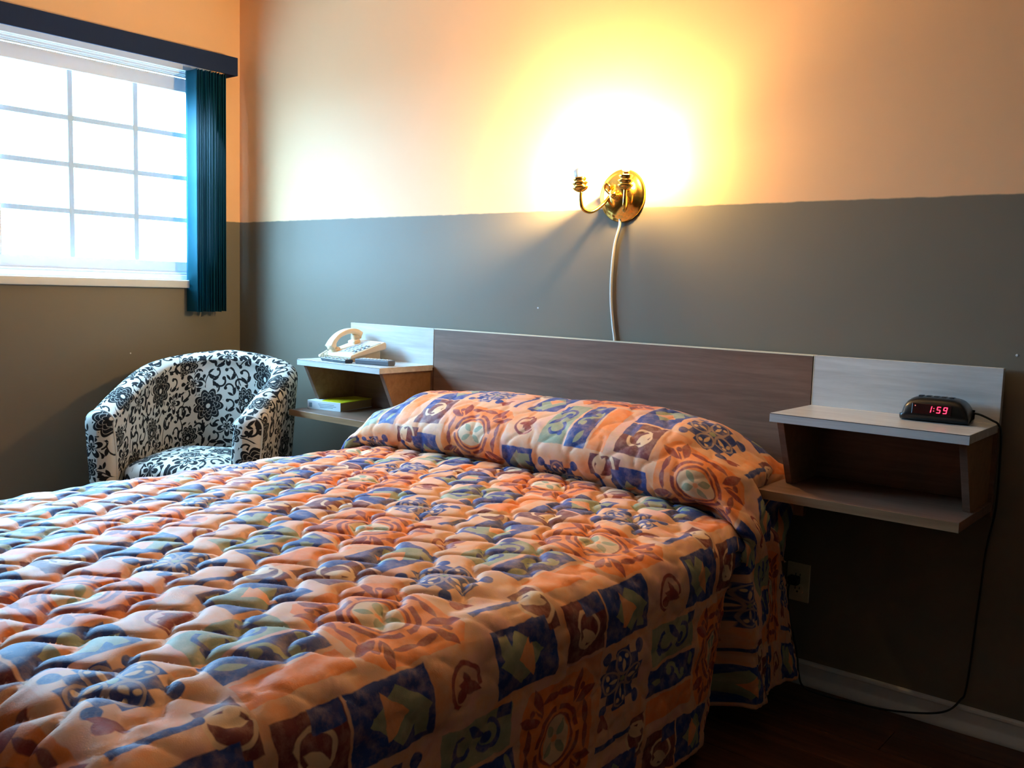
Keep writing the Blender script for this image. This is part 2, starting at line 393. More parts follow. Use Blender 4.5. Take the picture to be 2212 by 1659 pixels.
# ------------------------------------------------------------------ room shell
RX, FY, CZ = 6.0, -5.6, 2.46
def struct(o): o['kind'] = 'structure'; return o
struct(MB().box(-.14, RX+.1, 0, .1, -.05, CZ+.05).build('wall_back', M_WALL))
WY0, WY1, WZ0, WZ1 = -1.935, -.15, 1.11, 2.075
m = MB(); m.box(-.14, 0, FY, 0, -.05, WZ0); m.box(-.14, 0, FY, 0, WZ1, CZ+.05); m.box(-.14, 0, FY, WY0, WZ0, WZ1); m.box(-.14, 0, WY1, 0, WZ0, WZ1)
struct(m.build('wall_left', M_WALL))
struct(MB().box(RX, RX+.1, FY, 0, -.05, CZ+.05).build('wall_right', M_WALL))
struct(MB().box(-.14, RX+.1, FY-.1, FY, -.05, CZ+.05).build('wall_front', M_WALL))
struct(MB().box(-.14, RX+.1, FY-.1, .1, CZ, CZ+.1).build('ceiling', M_CEIL))
floor = struct(MB().box(-.14, RX+.1, FY-.1, .1, -.06, -.012).build('floor', M_CASEWOOD))
pm = MB().box(0, 1.198, -.0655, .0655, -.012, 0).build('plank', M_PLANK, floor, bevel=.0008, seg=1)
first = True; row = 0; y = -.067
while y > FY:
    x = -((row*.45) % 1.2)
    while x < RX:
        o = pm if first else pm.copy()
        if not first: COL.objects.link(o); o.parent = floor
        o.location = (x, y, 0); first = False; x += 1.2
    row += 1; y -= .133
prof = [(0, 0), (-.024, 0), (-.0245, .012), (-.014, .026), (-.012, .032), (-.0115, .056), (-.014, .06), (-.012, .067), (-.006, .07), (0, .07)]
struct(MB().prism(prof, 'x', 0, RX).build('baseboard_back', M_TRIM, bevel=.0015))
struct(MB().prism([(-p[0], p[1]) for p in prof], 'y', FY, -.024).build('baseboard_left', M_TRIM))

# ------------------------------------------------------------------ window
w = struct(empty('window_1', (-.07, -1.04, 1.11)))
def wchild(mb, name, mat, **k):
    mb.v = [(p[0]+.07, p[1]+1.04, p[2]-1.11) for p in mb.v]; return mb.build(name, mat, w, **k)
m = MB(); T = .035
m.box(-.135, -.02, WY0, WY1, WZ1-T, WZ1); m.box(-.135, -.02, WY0, WY1, WZ0, WZ0+T); m.box(-.135, -.02, WY0, WY0+T, WZ0+T, WZ1-T); m.box(-.135, -.02, WY1-T, WY1, WZ0+T, WZ1-T)
wchild(m, 'window_frame', M_VINYL, bevel=.003)
m = MB()
for k in range(3): m.box(-.07+k*.018, -.062+k*.018, WY0+T, WY1-T, WZ1-T-.014+k*.003, WZ1-T+.001); m.box(-.07+k*.018, -.062+k*.018, WY0+T, WY1-T, WZ0+T-.001, WZ0+T+.014-k*.003)
wchild(m, 'sash_track', M_VINYL)
m = MB().box(-.02, .0, WY0, WY1, WZ1-.03, WZ1); wchild(m, 'head_jamb', M_TRIM)
def sash(y0, y1, xo):
    # y0..y1 are the glass limits; glass 1.205..1.965
    z0, z1 = 1.205, 1.963; rw = .052
    m = MB(); m.box(xo-.018, xo+.014, y0-rw, y1+.03, z1, z1+.06); m.box(xo-.018, xo+.014, y0-rw, y1+.03, z0-.052, z0); m.box(xo-.018, xo+.014, y0-.03, y0, z0, z1); m.box(xo-.018, xo+.014, y1, y1+.03, z0, z1)
    s = wchild(m, 'sash', M_VINYL, bevel=.003)
    h = (y1-y0)/3; v = (z1-z0)/4; off = Vector((.07, 1.04, -1.11))
    for i in (1, 2):
        b = MB().box(xo-.006, xo+.002, y0+i*h-.011, y0+i*h+.011, z0, z1); b.v = [tuple(Vector(p)+off) for p in b.v]; b.build('muntin', M_MUNTIN, s, bevel=.002)
    for j in (1, 2, 3):
        b = MB().box(xo-.0065, xo+.0015, y0, y1, z0+j*v-.0105, z0+j*v+.0105); b.v = [tuple(Vector(p)+off) for p in b.v]; b.build('muntin', M_MUNTIN, s, bevel=.002)
    for i in range(3):
        for j in range(4):
            b = MB().box(xo-.0045, xo-.0005, y0+i*h+.011, y0+(i+1)*h-.011, z0+j*v+.0105, z0+(j+1)*v-.0105)
            b.v = [tuple(Vector(p)+off) for p in b.v]; b.build('pane', M_GLASS, s)
sash(-1.04, -.19, -.078)
sash(-1.894, -1.07, -.105)
m = MB().box(-.02, .024, WY0-.03, WY1+.03, 1.087, 1.122); wchild(m, 'window_sill', M_TRIM, bevel=.004)

# ------------------------------------------------------------------ vertical blind
vb = empty('vertical_blind', (.05, -.2, .985))
off = Vector((-.05, .2, -.985))
def rel(mb, off): mb.v = [tuple(Vector(p)+off) for p in mb.v]; return mb
m = MB(); m.box(.092, .1, -2.06, -.077, 2.047, 2.127); m.box(.004, .092, -2.06, -.077, 2.119, 2.127); m.box(.004, .092, -.085, -.077, 2.047, 2.119); m.box(.004, .092, -2.06, -2.052, 2.047, 2.119)
rel(m, off).build('valance', M_VALANCE, vb, bevel=.0015)
m = MB().box(.03, .065, -2.045, -.09, 2.078, 2.112); rel(m, off).build('headrail', M_VINYL, vb, bevel=.002)
nS = 14
me = None
for i in range(nS):
    yy = -.283 + i*.0112
    if me is None:
        m = MB(); n = 8; vs = []
        for zz in (0, 1.06):
            for sd in (0, 1):
                for k in range(n+1):
                    t = k/n*2-1; vs.append((t*.0445, .006*(1-t*t) + sd*.0012, zz))
        k1 = n+1
        fs = []
        for k in range(n):
            fs += [(k, k+1, 2*k1+k+1, 2*k1+k), (k1+k, 3*k1+k, 3*k1+k+1, k1+k+1), (k, k1+k, k1+k+1, k+1), (2*k1+k, 2*k1+k+1, 3*k1+k+1, 3*k1+k)]
        fs += [(0, 2*k1, 3*k1, k1), (n, k1+n, 3*k1+n, 2*k1+n)]
        o = m.add(vs, fs).build('slat', M_SLAT, vb, smooth=True); me = o.data
    else:
        o = bpy.data.objects.new('slat', me); COL.objects.link(o); o.parent = vb
    o.location = (0 + random.uniform(-.003, .003), yy + .2, random.uniform(-.003, .003)); o.rotation_euler = (0, 0, (0.0 if i == 0 else random.uniform(-.10, .10)))
    o.location.x += .003
tag(vb, 'dark teal vertical blind with navy valance, drawn aside at the window', 'blind')

# ------------------------------------------------------------------ headboard and nightstands
HY0, HY1 = -.032, -.012
hb = empty('headboard', (2.077, -.022, .5))
off = Vector((-2.077, .022, -.5))
rel(MB().box(1.329, 2.825, HY0, HY1, .50, .9635), off).build('panel', M_WALNUT, hb, bevel=.001)
rel(MB().box(1.328, 2.826, HY0-.0004, HY1, .9635, .967), off).build('edge_band', M_CREAMEDGE, hb)
for xx in (1.6, 2.55): rel(MB().box(xx, xx+.05, HY1, -.001, .55, .93), off).build('wall_cleat', M_CASEWOOD, hb)
tag(hb, 'long brown walnut laminate headboard panel with cream top edge behind the bed', 'headboard')
def nightstand(x0, x1, label, side_out):
    r = empty('floating_nightstand', ((x0+x1)/2, -.022, .60)); off = Vector((-(x0+x1)/2, .022, -.60))
    B = lambda mb, name, mat, **k: rel(mb, off).build(name, mat, r, **k)
    bp = B(MB().box(x0+.0015, x1-.001, HY0, HY1, .815, .967), 'back_panel', M_LINEN, bevel=.0012)
    B(MB().box(x0+.0015, x1-.003, HY0, HY1, .585, .8149), 'lower_back_panel', M_WALNUT, bevel=.0012)
    rel(MB().box(x0, x0+.0015, HY0-.0003, HY1, .585, .9672), off).build('edge_band', M_CREAMEDGE, bp)
    top = B(MB().box(x0, x1-.003, -.306, HY0, .804, .826), 'top_shelf', M_LINEN, bevel=.0015)
    rel(MB().box(x0, x1-.003, -.3075, -.306, .803, .8235), off).build('edge_band', M_LINEN, top)
    rel(MB().box(x0+.001, x1-.004, -.3068, -.3058, .8235, .8252), off).build('joint_line', M_SATIN, top)
    poly = [(HY0, .804), (-.283, .804), (-.200, .626), (HY0, .626)]
    for (a, b) in ((x0+.010, x0+.028), (x1-.031, x1-.013)):
        sp = B(MB().prism(poly, 'x', a, b), 'side_panel', M_OAKSIDE, bevel=.0008)
        q = [(-.283, .803), (-.2845, .803), (-.2015, .627), (-.2, .627)]
        rel(MB().prism(q, 'x', a+.0005, b-.0005), off).build('edge_band', M_WALNUT, sp)
    xo = .012 if x0 < 2 else .016
    ls = B(MB().box(x0-xo, x1-.004, -.335, HY0, .602, .626), 'lower_shelf', M_WALNUT, bevel=.0015)
    rel(MB().box(x0-xo, x1-.004, -.3365, -.335, .6025, .6255), off).build('edge_band', M_OAKSIDE, ls)
    B(MB().box(x0+.2, x0+.25, HY1, -.001, .62, .93), 'wall_cleat', M_CASEWOOD)
    tag(r, label, 'nightstand', 'floating nightstands'); return r
nightstand(.843, 1.327, 'floating white topped nightstand holding the telephone, beside the armchair', 1)
nightstand(2.828, 3.315, 'floating white topped nightstand holding the alarm clock, above the outlet', 1)

# ------------------------------------------------------------------ bed (under the spread) and bedspread
bed = empty('bed', (2.08, -1.07, 0))
off = Vector((-2.08, 1.07, 0))
rel(MB().box(1.38, 2.78, -2.06, -.05, .31, .515), off).build('mattress', M_MATTRESS, bed, bevel=.04, seg=3)
rel(MB().box(1.40, 2.76, -2.04, -.06, .16, .31), off).build('box_spring', M_MATTRESS, bed, bevel=.02)
for xx in (1.45, 2.66):
    for yy in (-1.98, -.18): rel(MB().box(xx, xx+.05, yy, yy+.05, 0, .16), off).build('leg', M_CASEWOOD, bed)
tag(bed, 'double bed with mattress hidden under the patchwork bedspread', 'bed')

rng = np.random.RandomState(3)
def vnoise(x, y, sc, seed=0):
    r = np.random.RandomState(seed); T = r.rand(64, 64); x = x/sc; y = y/sc
    i = np.floor(x).astype(int); j = np.floor(y).astype(int); fx = x-i; fy = y-j; fx = fx*fx*(3-2*fx); fy = fy*fy*(3-2*fy)
    g = lambda a, b: T[a % 64, b % 64]
    return (g(i, j)*(1-fx)+g(i+1, j)*fx)*(1-fy) + (g(i, j+1)*(1-fx)+g(i+1, j+1)*fx)*fy - .5
def sstep(a, b, x): t = np.clip((x-a)/(b-a), 0, 1); return t*t*(3-2*t)
def bedspread():
    ST = .0058
    XC, FW, R = 2.08, .695, .085; ARC = R*PI/2; DROP = .455
    wmax = FW + ARC + DROP
    # long profile: flat from y=-2.05 to the crease, then over the pillow
    Y0, YC = -2.06, -.425
    ctrl = [(YC-.12, 0), (YC-.05, .0), (YC+.012, -.012), (YC-.008, .018), (YC-.042, .05), (YC-.05, .1), (YC-.012, .155), (YC+.07, .195), (YC+.17, .214), (YC+.26, .205), (YC+.335, .16), (YC+.375, .09), (YC+.385, .02), (YC+.387, -.05)]
    cp = np.array([tuple(p) for p in spline([(a, b, 0) for a, b in ctrl], 30)])[:, :2]
    line = np.vstack([[Y0, 0], [YC-.13, 0], cp]); seg = np.hypot(*np.diff(line, axis=0).T); cs = np.r_[0, np.cumsum(seg)]
    stot = cs[-1]; s_cre = cs[np.argmin(np.hypot(line[:, 0]-YC-.012, line[:, 1]+.012))]
    w = np.arange(-wmax, wmax+1e-6, ST); s = np.arange(-(ARC+DROP), stot, ST)
    Wg, Sg = np.meshgrid(w, s)     # rows: s
    aw = np.abs(Wg); sgn = np.sign(Wg)
    yp = np.interp(np.clip(Sg, 0, None), cs, line[:, 0]); zp = np.interp(np.clip(Sg, 0, None), cs, line[:, 1])
    dw = np.clip(aw-FW, 0, None); ds = np.clip(-Sg, 0, None); d = np.hypot(dw, ds) + 1e-9
    ang = np.clip(d/R, 0, PI/2); rho = R*np.sin(ang); t = np.clip((d-ARC)/DROP, 0, 1)
    zarc = R*(1-np.cos(ang))
    # pillow rise with soft ends
    xr = (Wg)
    tp = 1 - .62*sstep(.50, .80, xr) - .66*sstep(.52, .80, -xr)
    tp = tp*(1 - .06*np.cos(2*PI*xr/1.1)**2) * (.97+.03*np.sin(xr*4))
    lift = zp*np.where(zp > 0, tp, 1.0)
    crown = .578 - .022*(np.clip(aw, 0, FW)/FW)**2 + .006*vnoise(Wg, Sg, .35, 4)
    ztop = crown + lift - zarc
    inpil = sstep(s_cre-.01, s_cre+.02, Sg)
    hem = .035 + .012*vnoise(Sg, Wg*0, .3, 5) + .03*inpil
    z = np.where(d < ARC, ztop, ztop + t*(hem-ztop))
    x = XC + sgn*(np.minimum(aw, FW) + rho*dw/d)
    y = yp - rho*ds/d
    # drape of the sides: flap under the pillow end, fold at the crease
    sp_ = np.clip((Sg-s_cre)/(stot-s_cre), 0, 1)
    ydrop = np.where(Sg > s_cre, -.475 + .20*sp_, yp - .085*sstep(s_cre-.35, s_cre, Sg))
    k = sstep(-.14, .12, (d-ARC*.6)/DROP)*(dw > 0)
    ydrop = ydrop + t*np.where(Sg > s_cre, .05 + .08*sp_, 0)
    y = np.where(Sg > 0, y*(1-k)+ydrop*k, y)
    fold = np.exp(-((Sg-s_cre+.012)/.026)**2)*.12 + np.exp(-((Sg-s_cre)/.16)**2)*np.where(Sg < s_cre, 1, 0)*.055*t
    out = inpil*(.008 + .016*np.sin(sp_*PI*2.3+.6)*t) + (1-inpil)*(.006*np.sin(Sg*9)+.01*np.sin(Sg*5+1))*t - .018*t*(1-inpil)
    kk = sstep(0, .18, t + np.where(d > ARC*.7, .05, 0))*(dw > 0)
    x = x + sgn*(out - fold)*kk*np.where(Sg > 0, 1, 0)
    lim = .722 + .16*(1-sstep(.45, .57, z)) + .2*(1-sstep(-.40, -.345, y))
    ax = np.abs(x-XC); e_ = .03; q_ = ax-lim
    ax = np.where(q_ > -e_, lim - e_ + e_*np.tanh(np.clip(q_+e_, 0, None)/e_), ax)
    x = XC + np.sign(x-XC)*ax
    P = np.stack([x, y, z], -1)
    # quilted relief
    def ogee(a, b):
        p, q = .118, .098
        a = a + .014*vnoise(a, b, .12, 8) + .012*np.sin(2*PI*b/q); b = b + .014*vnoise(a, b, .12, 9)
        e1 = np.abs(np.sin(PI*(a/p + .5*b/q))); e2 = np.abs(np.sin(PI*(a/p - .5*b/q)))
        return (1-(1-np.sqrt(e1*e2))**2.2)**.8
    puff = ogee(Wg, Sg)
    flat = 1 - sstep(.60, .70, aw)
    amp = .0200*flat*(1-inpil*.66) + .0055*(1-flat)
    wr = vnoise(Wg, Sg, .045, 11)*.006 + vnoise(Wg, Sg, .022, 12)*.003 + vnoise(Wg*.6+Sg, Sg*.6-Wg, .09, 13)*.009
    h = amp*puff + wr*(.45+.75*(1-flat))
    pe = inpil*sstep(.42, .66, aw)*(1-sstep(0, .6, t))
    h = h + pe*.009*np.sin(26*(Sg*.8 - aw*1.1))
    seam = FW + ARC*.92
    h = h - .013*np.exp(-((d-seam)/.006)**2)*(1-inpil) + .004*np.exp(-((d-seam-.012)/.006)**2)*(1-inpil)
    gu = np.gradient(P, axis=1); gs = np.gradient(P, axis=0); N = np.cross(gu, gs); N /= np.linalg.norm(N, axis=-1, keepdims=True)+1e-9
    P = P + N*h[..., None]
    P[..., 2] = np.maximum(P[..., 2], .012)
    P[..., 1] = np.minimum(P[..., 1], -.040)
    ns, nw = Wg.shape
    idx = np.arange(ns*nw).reshape(ns, nw)
    F = np.stack([idx[:-1, :-1], idx[:-1, 1:], idx[1:, 1:], idx[1:, :-1]], -1).reshape(-1, 4)
    over = (d > ARC+DROP).reshape(-1); F = F[~over[F].all(1)]
    me = bpy.data.meshes.new('bedspread'); me.vertices.add(ns*nw); me.vertices.foreach_set('co', P.reshape(-1).astype(np.float32))
    me.loops.add(F.size); me.loops.foreach_set('vertex_index', F.reshape(-1).astype(np.int32))
    me.polygons.add(len(F)); me.polygons.foreach_set('loop_start', np.arange(0, F.size, 4, dtype=np.int32))
    me.polygons.foreach_set('use_smooth', np.ones(len(F), bool)); me.update(calc_edges=True)
    uvl = me.uv_layers.new(name='UVMap')
    # printed cloth coordinates in metres, offset so the roses fall where the photograph has them
    U = Wg + 2.08 - 2.712; Vv = Sg + Y0 + 1.564
    U = np.where(d > seam, U - sgn*.0 + .075, U)*1.0; Vv = np.where((d > seam) & (dw > 0), Vv + .30, Vv)
    jc = int(np.argmin(np.abs(w-(FW+ARC+.5*DROP)))); col_ = P[:, jc]; cl = np.r_[0, np.cumsum(np.linalg.norm(np.diff(col_, axis=0), axis=1))]
    i0 = int(np.argmin(np.abs(s))); cl = cl - cl[i0]
    side = (d > seam) & (dw > 0) & (Sg > 0)
    kside = sstep(seam, seam+.12, aw)*side
    Vv = Vv*(1-kside) + (cl[:, None] + Y0 + 1.864)*kside
    uvs = np.stack([U, Vv], -1).reshape(-1, 2)[F.reshape(-1)]
    uvl.data.foreach_set('uv', uvs.reshape(-1).astype(np.float32))
    me.validate(); me.materials.append(M_QUILT)
    root = bpy.data.objects.new('bedspread', me); COL.objects.link(root)
    so = root.modifiers.new('thickness', 'SOLIDIFY'); so.thickness = .007; so.offset = -1; so.use_quality_normals = False
    tag(root, 'quilted bedspread printed with orange, navy and maroon patchwork, tucked over the pillow', 'bedspread')
    return root
bedspread()

# ------------------------------------------------------------------ tub armchair
def uvmesh(name, verts, faces, uvs, mat, parent, smooth=True):
    me = bpy.data.meshes.new(name); me.from_pydata(verts, [], faces); me.update()
    l = me.uv_layers.new(name='UVMap')
    for p in me.polygons:
        for li in p.loop_indices: l.data[li].uv = uvs[me.loops[li].vertex_index]
        p.use_smooth = smooth
    me.materials.append(mat); o = bpy.data.objects.new(name, me); COL.objects.link(o)
    if parent: o.parent = parent
    return o
def armchair():
    ang = math.radians(-55)
    r = empty('tub_armchair', (.553, -.557, 0), ang - PI/2)     # local +y is the front
    A_, L, NP = .272, .235, 96
    # plan path of the wall's centre line
    pts = []
    for i in range(40): pts.append((-A_, L*(1-i/40)))
    for i in range(121):
        th = PI*i/120; c, s_ = math.cos(th), math.sin(th); e = 2/3.8
        pts.append((-A_*math.copysign(abs(c)**e, c), -A_*1.10*abs(s_)**e))
    for i in range(1, 41): pts.append((A_, L*i/40))
    pts = np.array(pts); sg = np.hypot(*np.diff(pts, axis=0).T); cs = np.r_[0, np.cumsum(sg)]; tot = cs[-1]
    ss = np.linspace(0, tot, NP); px = np.interp(ss, cs, pts[:, 0]); py = np.interp(ss, cs, pts[:, 1])
    tx = np.gradient(px); ty = np.gradient(py); ln = np.hypot(tx, ty); tx /= ln; ty /= ln
    verts, uvs = [], []
    NQ = 40
    for i in range(NP):
        u = ss[i]/tot; k = abs(2*u-1)
        zt = .63 + .20*(1-k**1.55)
        # outward normal: left of travel is outward? travel goes front-left -> back -> front-right
        nx, ny = ty[i], -tx[i]
        if nx*px[i] + ny*(py[i]-.05) < 0: nx, ny = -nx, -ny
        th = .046; prof = []
        rr = th
        H = zt - rr
        # outer bottom up, over the rounded top, down the inside
        for q in range(12): f = q/11; prof.append((th*.94 + .012*f, .07 + (H-.07)*f))
        for q in range(1, 16): a = PI*q/16; prof.append(((th+.006)*math.cos(a)*1.06, H + rr*math.sin(a)))
        for q in range(NQ-27): f = q/(NQ-28); prof.append((-th*(1.05 + .12*math.sin(PI*f)), H + (.30-H)*f))
        acc = 0; prev = None
        for (o_, z) in prof:
            if prev: acc += math.hypot(o_-prev[0], z-prev[1])
            prev = (o_, z)
            lean = .05*max(0, (z-.35))*(1 if True else 0)
            verts.append((px[i]+nx*(o_+lean), py[i]+ny*(o_+lean), z)); uvs.append((ss[i], acc + (.825-zt)*.55))
    faces = [(i*NQ+q, (i+1)*NQ+q, (i+1)*NQ+q+1, i*NQ+q+1) for i in range(NP-1) for q in range(NQ-1)]
    o = uvmesh('tub_shell', verts, faces, uvs, M_CHAIR, r)
    import bmesh
    bm = bmesh.new(); bm.from_mesh(o.data); bmesh.ops.recalc_face_normals(bm, faces=bm.faces); bm.to_mesh(o.data); bm.free()
    # rounded arm fronts with piping
    for i in (0, NP-1):
        ring = [Vector(verts[i*NQ+q]) for q in range(NQ)]
        sgn = 1
        vs, uv2, fs = [], [], []
        ctr = sum(ring, Vector())/NQ
        for lay, (sc, fw) in enumerate(((1, 0), (.97, .018), (.85, .032), (.55, .042), (.0, .046))):
            for p in ring:
                c2 = Vector((ctr.x, 0, p.z if True else ctr.z)); 
                xx = ctr.x + (p.x-ctr.x)*sc; zz = ctr.z + (p.z-ctr.z)*(1-(1-sc)*.35)
                vs.append((xx, p.y+fw, zz)); uv2.append((xx*1.0 + (.31 if i else .05), zz))
        for lay in range(4):
            for q in range(NQ-1): fs.append((lay*NQ+q, lay*NQ+q+1, (lay+1)*NQ+q+1, (lay+1)*NQ+q))
        f = uvmesh('arm_front', vs, fs, uv2, M_CHAIR, r)
        MB().tube([p + Vector((0, .004, 0)) for p in ring], .0045, 6).build('piping', plain('piping_fabric', (190, 186, 178), .9), f, smooth=True)
    # seat cushion: rounded slab
    def slab(name, x0, y0, y1, z0, z1, rad, crown):
        N = 36; vs, uv2, fs = [], [], []
        lay = [(0, z0), (1, z0)]
        K = 6
        levels = [(1-.04, z0)] + [(1, z0+.02)] + [(1, z1-rad)] + [(1 - rad*(1-math.cos(PI/2*q/K))/.25, z1-rad+rad*math.sin(PI/2*q/K)) for q in range(1, K+1)] + [(.6, z1+crown*.7), (.3, z1+crown*.95), (.0, z1+crown)]
        acc = 0
        for li, (sc, z) in enumerate(levels):
            for k in range(N):
                t = 2*PI*k/N; c, s_ = math.cos(t), math.sin(t); e = 2/5
                xx = x0*math.copysign(abs(c)**e, c)*sc; yy = (y0+y1)/2 + (y1-y0)/2*math.copysign(abs(s_)**e, s_)*sc
                vs.append((xx, yy, z)); uv2.append((xx+.1, yy - (z1-z)*.9))
        n = len(levels)
        for i in range(n-1):
            for k in range(N): fs.append((i*N+k, i*N+(k+1) % N, (i+1)*N+(k+1) % N, (i+1)*N+k))
        return uvmesh(name, vs, fs, uv2, M_CHAIR, r)
    slab('seat_cushion', .222, -.22, .272, .29, .43, .05, .02)
    slab('seat_base', .225, -.2, .262, .07, .287, .01, 0)
    for (xx, yy) in ((-.24, .19), (.24, .19), (-.2, -.2), (.2, -.2)):
        m = MB().lathe([(.014, 0), (.02, .08)], 12); m.v = [(p[0]+xx, p[1]+yy, p[2]) for p in m.v]; m.build('leg', M_CASEWOOD, r, smooth=False)
    tag(r, 'curved tub armchair in cream fabric with black lotus print, in the corner', 'armchair')
armchair()

# ------------------------------------------------------------------ wall sconce
def sconce():
    r = empty('wall_sconce', (2.145, 0, 1.44))
    Ry = Matrix.Rotation(PI/2, 4, 'X')     # lathe axis z -> -y
    bp = MB().lathe([(.086, 0), (.086, .006), (.083, .012), (.078, .013), (.07, .022), (.05, .033), (.025, .038), (.0, .039)], 40, Ry).build('backplate', M_BRASS, r, smooth=True)
    m = MB().lathe([(.016, .036), (.016, .046), (.011, .05), (.013, .058), (.007, .066), (0, .068)], 20, Ry).build('finial', M_BRASS, r, smooth=True)
    for sx, tilt in ((-1, True), (1, False)):
        p = [(sx*.03, -.03, .0), (sx*.045, -.05, -.03), (sx*.062, -.085, -.056), (sx*.078, -.112, -.05), (sx*.084, -.12, -.02), (sx*.085, -.12, .006)]
        arm = MB().tube(spline(p, 8), .0058, 10).build('arm', M_BRASS, r, smooth=True)
        MB().tube(spline([(sx*.03, -.034, .004), (sx*.044, -.042, .022), (sx*.036, -.05, .036), (sx*.024, -.046, .028), (sx*.028, -.04, .018)], 8), [.0045]*33, 8).build('scroll', M_BRASS, arm, smooth=True)
        T0 = Matrix.Translation((sx*.085, -.12, .004))
        if tilt:
            nrm = Vector((-.16, .05, .98)).normalized(); T0 = T0 @ Vector((0, 0, 1)).rotation_difference(nrm).to_matrix().to_4x4()
        cup = MB().lathe([(.006, 0), (.013, .003), (.022, .009), (.026, .015), (.0235, .017), (.017, .018), (.021, .024), (.026, .029), (.0235, .031), (.016, .031), (.018, .037), (.0225, .043), (.02, .046), (.0, .045)], 26, T0).build('drip_cup', M_BRASS, r, smooth=True)
        if not tilt: MB().lathe([(.0105, .045), (.0105, .058), (0, .058)], 16, T0).build('socket', M_BRASS, cup, smooth=True)
        prof = [(.009, .058), (.0135, .064), (.0175, .075), (.0182, .085), (.0158, .098), (.011, .111), (.005, .122), (0, .125)]
        if tilt:
            Tb = Matrix.Translation((sx*.085 - .004, -.12, .047)) @ Vector((0, 0, 1)).rotation_difference(Vector((-.40, .42, .80)).normalized()).to_matrix().to_4x4()
            MB().lathe([(.0105, -.004), (.016, .008), (.0225, .026), (.0205, .0262), (.013, .012), (0, .01)], 20, Tb).build('added_cutoff_collar', M_WCORD, cup, smooth=True)  # opaque collar added to cut the left bulb's light along a slant
            MB().lathe([(.0201, .0262), (.0195, .036), (.016, .05), (.01, .062), (.004, .071), (0, .072)], 16, Tb).build('bulb_glass', M_GLASS, cup, smooth=True)
            prof = [(0, .022), (.0025, .023), (.0035, .0255), (.0025, .028), (0, .029)]; T0 = Tb
        b = MB().lathe(prof, 14, T0).build('filament' if tilt else 'bulb', M_BULB2 if tilt else M_BULB, cup, smooth=True)
    cord = [(-.001, -.012, -.075), (-.004, -.009, -.1), (-.022, -.006, -.16), (-.029, -.006, -.25), (-.027, -.006, -.34), (-.016, -.006, -.42), (-.006, -.006, -.475), (0, -.006, -.56)]
    MB().tube(spline(cord, 8), .0048, 8).build('power_cord', M_WCORD, r, smooth=True)
    tag(r, 'polished brass two-arm wall sconce with lit bulbs and white cord', 'wall lamp')
sconce()

